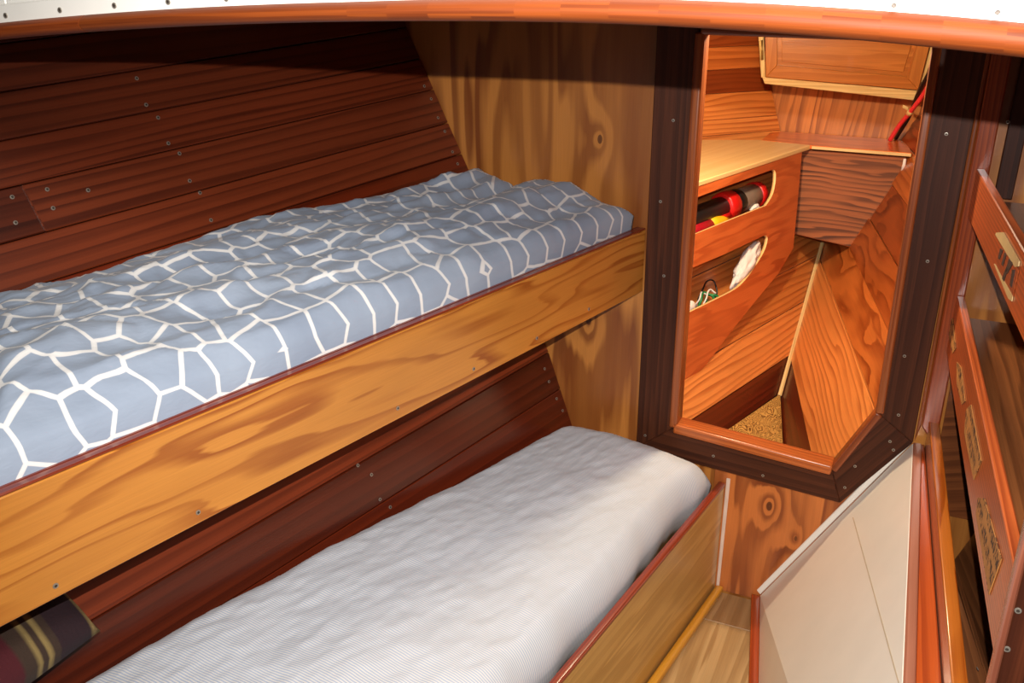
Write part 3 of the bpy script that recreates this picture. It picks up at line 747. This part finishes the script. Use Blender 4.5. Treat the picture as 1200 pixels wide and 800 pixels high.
# upper port planks above the locker shelf
ZS = -.684
A0, B0 = V((-.895, 3.729, ZS)), onY(916, 151, 4.02); C0 = onY(905, 100, 4.02)
up_n = (B0 - A0).cross(C0 - A0).normalized(); dU = (B0 - A0); dU.z = 0; dU.normalize()
eU = up_n.cross(dU).normalized()
if eU.z < 0: eU = -eU
outU = up_n if up_n.x < 0 else -up_n
upl = thing('wall_bow_side', (-.9, 3.6, -.6), 'port forepeak planks above the pale locker shelf', kind='structure')
lines = [-.10, -.005, .055, .155, .245, .33, .43, .54]
for i in range(len(lines) - 1):
    a, b = lines[i] + .0006, lines[i + 1] - .0006
    p = B0 + eU * a; q = B0 + eU * b
    def run(pp, Y): return pp + dU * ((Y - pp.y) / dU.y)
    slab('plank', [run(p, 4.015), run(q, 4.015), run(q, 2.75), run(p, 2.75)], outU * .014 + outU * 0, 'fore', upl, dU, .002,
         [(1, .9, .85), (.95, .8, .7), (.95, .8, .68), (.36, .18, .13), (.85, .62, .48), (.45, .24, .18), (.7, .5, .4)][i])

# back panel, sides closed by hull
bp_ = slab('wall_bow_front', [onY(880, 60, 4.03), onY(1120, 60, 4.03), onY(1100, 200, 4.03), onY(1040, 230, 4.03), onY(900, 225, 4.03)], (0, .012, 0), 'fore_back', None,
           onY(1000, 100, 4.03) - onY(985, 165, 4.03), .001)
tag(bp_, 'streaky plywood panel closing the bow under the cupboard', kind='structure')

# ---- anchor locker box: front board and ledge
YX = 3.78
box = thing('bow_box', (-.33, YX, -1.1), 'weathered tapering plywood box front under a narrow ledge at the bow', 'box')
bx0, bxn = onY(1000, 178, YX), V((0, -1, .42)).normalized()      # the front leans aft towards its foot
slab('front_panel', [onP(*p, bx0, bxn) for p in [(931, 174), (1062, 184), (1058, 200), (1000, 290), (926, 273)]], -bxn * .016, 'fore_box', box, (1, 0, 0), .002)
e0, e1 = onZ(951, 169.5, ZS), onZ(1068, 180, ZS)
e0.y = e1.y = YX - .018
ldg = slab('ledge', [e0, e1, V((e1.x - .03, 4.02, ZS)), V((-.66, 4.02, ZS)), V((-.66, 3.80, ZS))], (0, 0, -.014), 'fore_face', box, (1, 0, 0), .002, (1.35, 1.45, 1.4))
bar('pale_edging', e0 + V((.004, -.004, -.013)), e1 + V((0, -.004, -.013)), (0, .0035, 0), (0, 0, .011), 'batten', box, .001)

# ---- locker with two cut-outs and a pale shelf on top
a_, b_ = onZ(812, 215, ZS), onZ(950, 170, ZS)
dL = (b_ - a_).normalized(); sL = dL.cross(ZUP).normalized()    # to starboard
face0 = a_ - sL * .014 + V((0, 0, -.018))
sL = dL.cross((face0 - onP(836, 410, S0, nP)).normalized()).normalized()   # the face leans in with the hull
ex, ey = dL, sL.cross(dL)
def loc2(x, y):
    q = onP(x, y, face0, sL) - face0; return (q.dot(ex), q.dot(ey))
def smooth2(pts, k=5): return [(p.x, p.y) for p in spline([(x, y, 0) for x, y in pts], k)]
locker = thing('side_locker', face0 + V((-.1, .4, -.5)), 'varnished plywood locker with two hand-hole cut-outs on the forepeak port side', 'locker')
cor = loc2(937, 186)
outl = [loc2(806, 232), (loc2(812, 216)[0], -.0005), (cor[0], -.0005), cor]
outl = [(loc2(700, 250)[0], -.0005), (cor[0], -.0005)] + [loc2(931, 240), loc2(926, 291), loc2(909, 320), loc2(884, 350), loc2(858, 382), loc2(826, 424), loc2(793, 464)] + [loc2(770, 490), (loc2(700, 250)[0], loc2(770, 490)[1])]
outl[0] = (loc2(770, 490)[0], -.0005); outl = outl[:-1]
hole1 = [loc2(798, 237), loc2(850, 217.5), loc2(900, 199.5)] + smooth2([loc2(903.5, 199), loc2(905.5, 203), loc2(905, 215), loc2(901.5, 229), loc2(894, 241)], 4) + [loc2(850, 258.5), loc2(798, 279.5)]
hole2 = [loc2(796, 318.5), loc2(845, 298), loc2(890, 277)] + smooth2([loc2(893, 275.5), loc2(896, 279), loc2(893, 292), loc2(884, 308), loc2(872, 325), loc2(858, 338.5), loc2(830, 353), loc2(796, 369.5)], 4)
cutboard('locker_face', face0, ex, ey, outl, [hole1, hole2], -.012, 'fore_face', 'ply_edge', locker, dL)
near = a_ - dL * ((a_.y - 2.44) / dL.y)
cs = b_
slab('locker_shelf', [near, cs, V((cs.x - .02, cs.y + .005, ZS)), V((-.668, 3.795, ZS)), V((-.885, 3.70, ZS)), V((-1.20, 3.15, ZS)), V((-1.35, 2.44, ZS))], (0, 0, -.017), 'fore_shelf', locker, dL, .0025)
# inner shelf of the locker, level with the upper cut-out's lower edge
q1 = face0 + ex * loc2(800, 280)[0] + ey * loc2(800, 280)[1]; q2 = face0 + ex * loc2(905, 240)[0] + ey * loc2(905, 240)[1]
q1, q2 = q1 - (q2 - q1) * .1, q2 + (q2 - q1) * .1
slab('inner_shelf', [q1 - sL * .014, q2 - sL * .014, q2 - sL * .12, q1 - sL * .15], -ey * .008, 'fore_face', locker, dL, .001, (.8, .7, .7))

def inl(x, y, dep):                       # a point behind the locker face by dep
    return onP(x, y, face0 - sL * dep, sL)
def loft(name, stations, mat, parent=None, n=18):
    return tube(name, [p for p, r in stations], [r for p, r in stations], mat, parent, n)
# big torch: black barrel, red collar, grey lens head
tA, tB = inl(806, 258, .06), inl(890, 226, .06)
ax = (tB - tA).normalized(); Lt = (tB - tA).length
torch = thing('torch', tA + V((0, 0, -.05)), 'black torch with a red collar lying in the upper locker cut-out', 'torch')
def seg(a, b, r0, r1, name, mat): return loft(name, [(tA + ax * Lt * a, r0 * .9), (tA + ax * Lt * (a + .01), r0), (tA + ax * Lt * (b - .01), r1), (tA + ax * Lt * b, r1 * .9)], mat, torch)
seg(-.35, .44, .036, .038, 'barrel', 'black'); seg(.44, .56, .050, .052, 'collar', 'red'); seg(.56, .66, .047, .047, 'black_ring', 'black')
seg(.66, .90, .042, .043, 'grey_head', 'grey'); seg(.90, .97, .047, .046, 'red_rim', 'red')
rk = onP(846, 247, face0 - sL * .035, sL)
loft('switch_pad', [(tA + ax * Lt * .25 + V((.03, 0, -.02)), .012), (tA + ax * Lt * .44 + V((.03, 0, -.02)), .014)], 'red', torch)
can = thing('flare_canister', inl(806, 277, .03), 'crimson canister with a yellow cap in front of the torch', 'canister')
p0, p1, p2 = inl(792, 281, .045), inl(829, 266, .045), inl(850, 258, .042)
loft('tube', [(p0, .034), (p0.lerp(p1, .98), .033), (p1, .028)], 'crimson', can)
loft('cap', [(p1 - (p2 - p1) * .08, .020), (p1, .034), (p1.lerp(p2, .25), .035), (p1.lerp(p2, .7), .028), (p2, .018)], 'yel', can)
pk = inl(884, 243, .03)
def crumple(name, c, sx, sy, sz, mat, label, cat, seed, rough=.35):
    bm = bmesh.new(); bmesh.ops.create_icosphere(bm, subdivisions=4, radius=1)
    for v in bm.verts:
        d_ = v.co.normalized(); k = 1 + rough * noise.noise(d_ * 2.2 + V((seed, 0, 0))) + rough * .5 * (1 - 2 * abs(noise.noise(d_ * 5 + V((0, seed, 0)))))
        q = d_ * k; v.co = c + sx * q.x + sy * q.y + sz * q.z
    uvs(bm, (0, 1, 0)); me = bpy.data.meshes.new(name); bm.to_mesh(me); bm.free()
    return tag(link(name, me, None, [mat], None, True), label, cat)
crumple('crumpled_wrapper', inl(884, 244, .028), dL * .022, sL * .012, ZUP * .013, 'paper', 'small white plastic wrapper beside the torch head', 'wrapper', 3)
g1, g2 = inl(864, 328, .014), inl(885, 293, .016)
crumple('paper_towel', (g1 + g2) / 2, (g2 - g1) * .60, sL * .026, (ZUP - ax * .3) * .036, 'paper', 'crumpled white paper towel stuffed in the lower cut-out', 'paper', 11, .34)
bt = inl(806, 362, .028)
crumple('plastic_bottle', bt, dL * .036, sL * .02, ZUP * .028, 'paper', 'round white plastic bottle at the near end of the lower cut-out', 'bottle', 7, .03)
coil = thing('cable_coil', inl(826, 352, .04), 'loose coil of green and black wire beside the white bottle', 'cable')
def loop(c, r, tilt, mat, wr, name, turns=1.0):
    rnd = random.Random(int(c.x * 1e4)); pts = []
    e = (dL + V((0, 0, .25))).normalized(); g = (ZUP * math.cos(tilt) - sL * math.sin(tilt))
    for i in range(int(26 * turns) + 1):
        a = 2 * math.pi * i / 26
        pts.append(c + e * math.cos(a) * r * (1 + .12 * math.sin(3 * a + r * 99)) + g * math.sin(a) * r * .62 - sL * .008 * math.sin(2 * a))
    return tube(name, pts, wr, mat, coil, 6)
loop(inl(829, 343, .05), .058, .3, 'black', .003, 'black_wire'); loop(inl(826, 351, .034), .036, .6, 'green', .0045, 'green_wire', 1.6); loop(inl(832, 351, .030), .030, 1.0, 'green', .0045, 'green_wire', 1.3)
loop(inl(832, 350, .028), .042, .4, 'paper', .003, 'white_wire', .6); loop(inl(822, 350, .04), .03, .2, 'paper', .0028, 'white_wire', .7)

# ---- cupboard door at the top of the bow
cpn = (V((0, -1, 0)) + V((.13, 0, 0))).normalized(); cp0 = V((-.45, 3.88, -.35))
def cp(x, y, out=0): return onP(x, y, cp0 + cpn * out, cpn)
cup = thing('bow_cupboard', cp(985, 105), 'varnished mahogany cupboard door in a raw pale batten frame, high in the bow', 'cupboard')
slab('batten', [cp(893, 90), cp(1078, 106.5), cp(1074.5, 118), cp(896, 98)], -cpn * .022, 'batten', cup, (1, 0, 0), .002)
slab('batten', [cp(1090, 40), cp(1102, 40), cp(1079, 106), cp(1074, 106)], -cpn * .022, 'batten', cup, (0, 0, 1), .002)
slab('batten', [cp(887, 20), cp(894, 20), cp(897, 91), cp(892, 91)], -cpn * .022, 'batten', cup, (0, 0, 1), .002)
dr = thing('door', cp(985, 105)); dr.parent = cup; dr.location = V((0, 0, 0))
bpy.data.objects.remove(dr)
fr_ = slab('door', [cp(896, 12, .002), cp(1096, 28, .002), cp(1076, 105, .002), cp(897.5, 90, .002)], -cpn * .006, 'cup', cup, (1, 0, 0), .001)
def dpart(name, pts, out, th, gr): return slab(name, [cp(*p, out) for p in pts], cpn * th, 'cup', fr_, gr, .002)
dpart('stile', [(896, 12), (911, 13), (911, 76), (897.5, 90)], .0025, .009, (0, 0, 1))
dpart('stile', [(1081, 27), (1096, 28), (1076, 105), (1062, 89.5)], .0025, .009, (0, 0, 1))
dpart('rail', [(911, 76), (1062, 89.5), (1076, 105), (897.5, 90)], .0025, .009, (1, 0, 0))
dpart('panel', [(916, 14), (1076, 27), (1058.5, 84.5), (916, 72)], .0025, .003, (1, 0, 0))
hq = cp(892.5, 62, .006)
hg = slab('hinge', [cp(889.5, 48, .001), cp(894, 48, .001), cp(895, 70, .001), cp(891, 70, .001)], cpn * .004, 'brass', cup, (0, 0, 1), .001)
loft('hinge_pin', [(cp(893, 47, .007), .004), (cp(893, 70, .007), .004)], 'brass', hg, 8)

# ---- battery cables down the starboard side of the bow
red = spline([onY(1099, 62, 3.72), onY(1095, 85, 3.76), onY(1083, 109, 3.82), onY(1066, 132, 3.88), onY(1053, 148, 3.92), onZ(1043, 164, ZS + .006)], 6)
tag(tube('red_cable', red, .0085, 'redcable', None, 10), 'thick red battery cable running down to the bow ledge', 'cable')
blk = spline([onY(1098, 50, 3.70), onY(1091, 80, 3.74), onY(1077, 107, 3.82), onY(1066, 135, 3.935), onY(1058, 149, 3.955), onZ(1049.5, 163, ZS + .002) + V((0, .015, 0))], 6)
tag(tube('black_cable', blk, .0075, 'black', None, 10), 'thick black battery cable behind the red one', 'cable')
cl = onY(1066, 132, 3.88); cdir = (red[20] - red[16]).normalized()
clip = thing('cable_clip', cl, 'small pale clip holding the red cable at the bow', 'clip')
loft('band', [(cl - cdir * .008, .0115), (cl + cdir * .008, .0115)], 'batten', clip, 10)
bar('tab', cl + V((-.028, .012, .014)), cl + V((-.008, .012, .006)), (0, 0, .012), (0, .003, 0), 'batten', clip, .001)
st = tag(tube('white_tag', [onY(1060.5, 186, YX - .03), onY(1059.5, 193, YX - .03), onY(1057, 200, YX - .03)], [.005, .006, .004], 'paper', None, 8), 'small white plastic tag hanging under the ledge by the hull', 'tag')
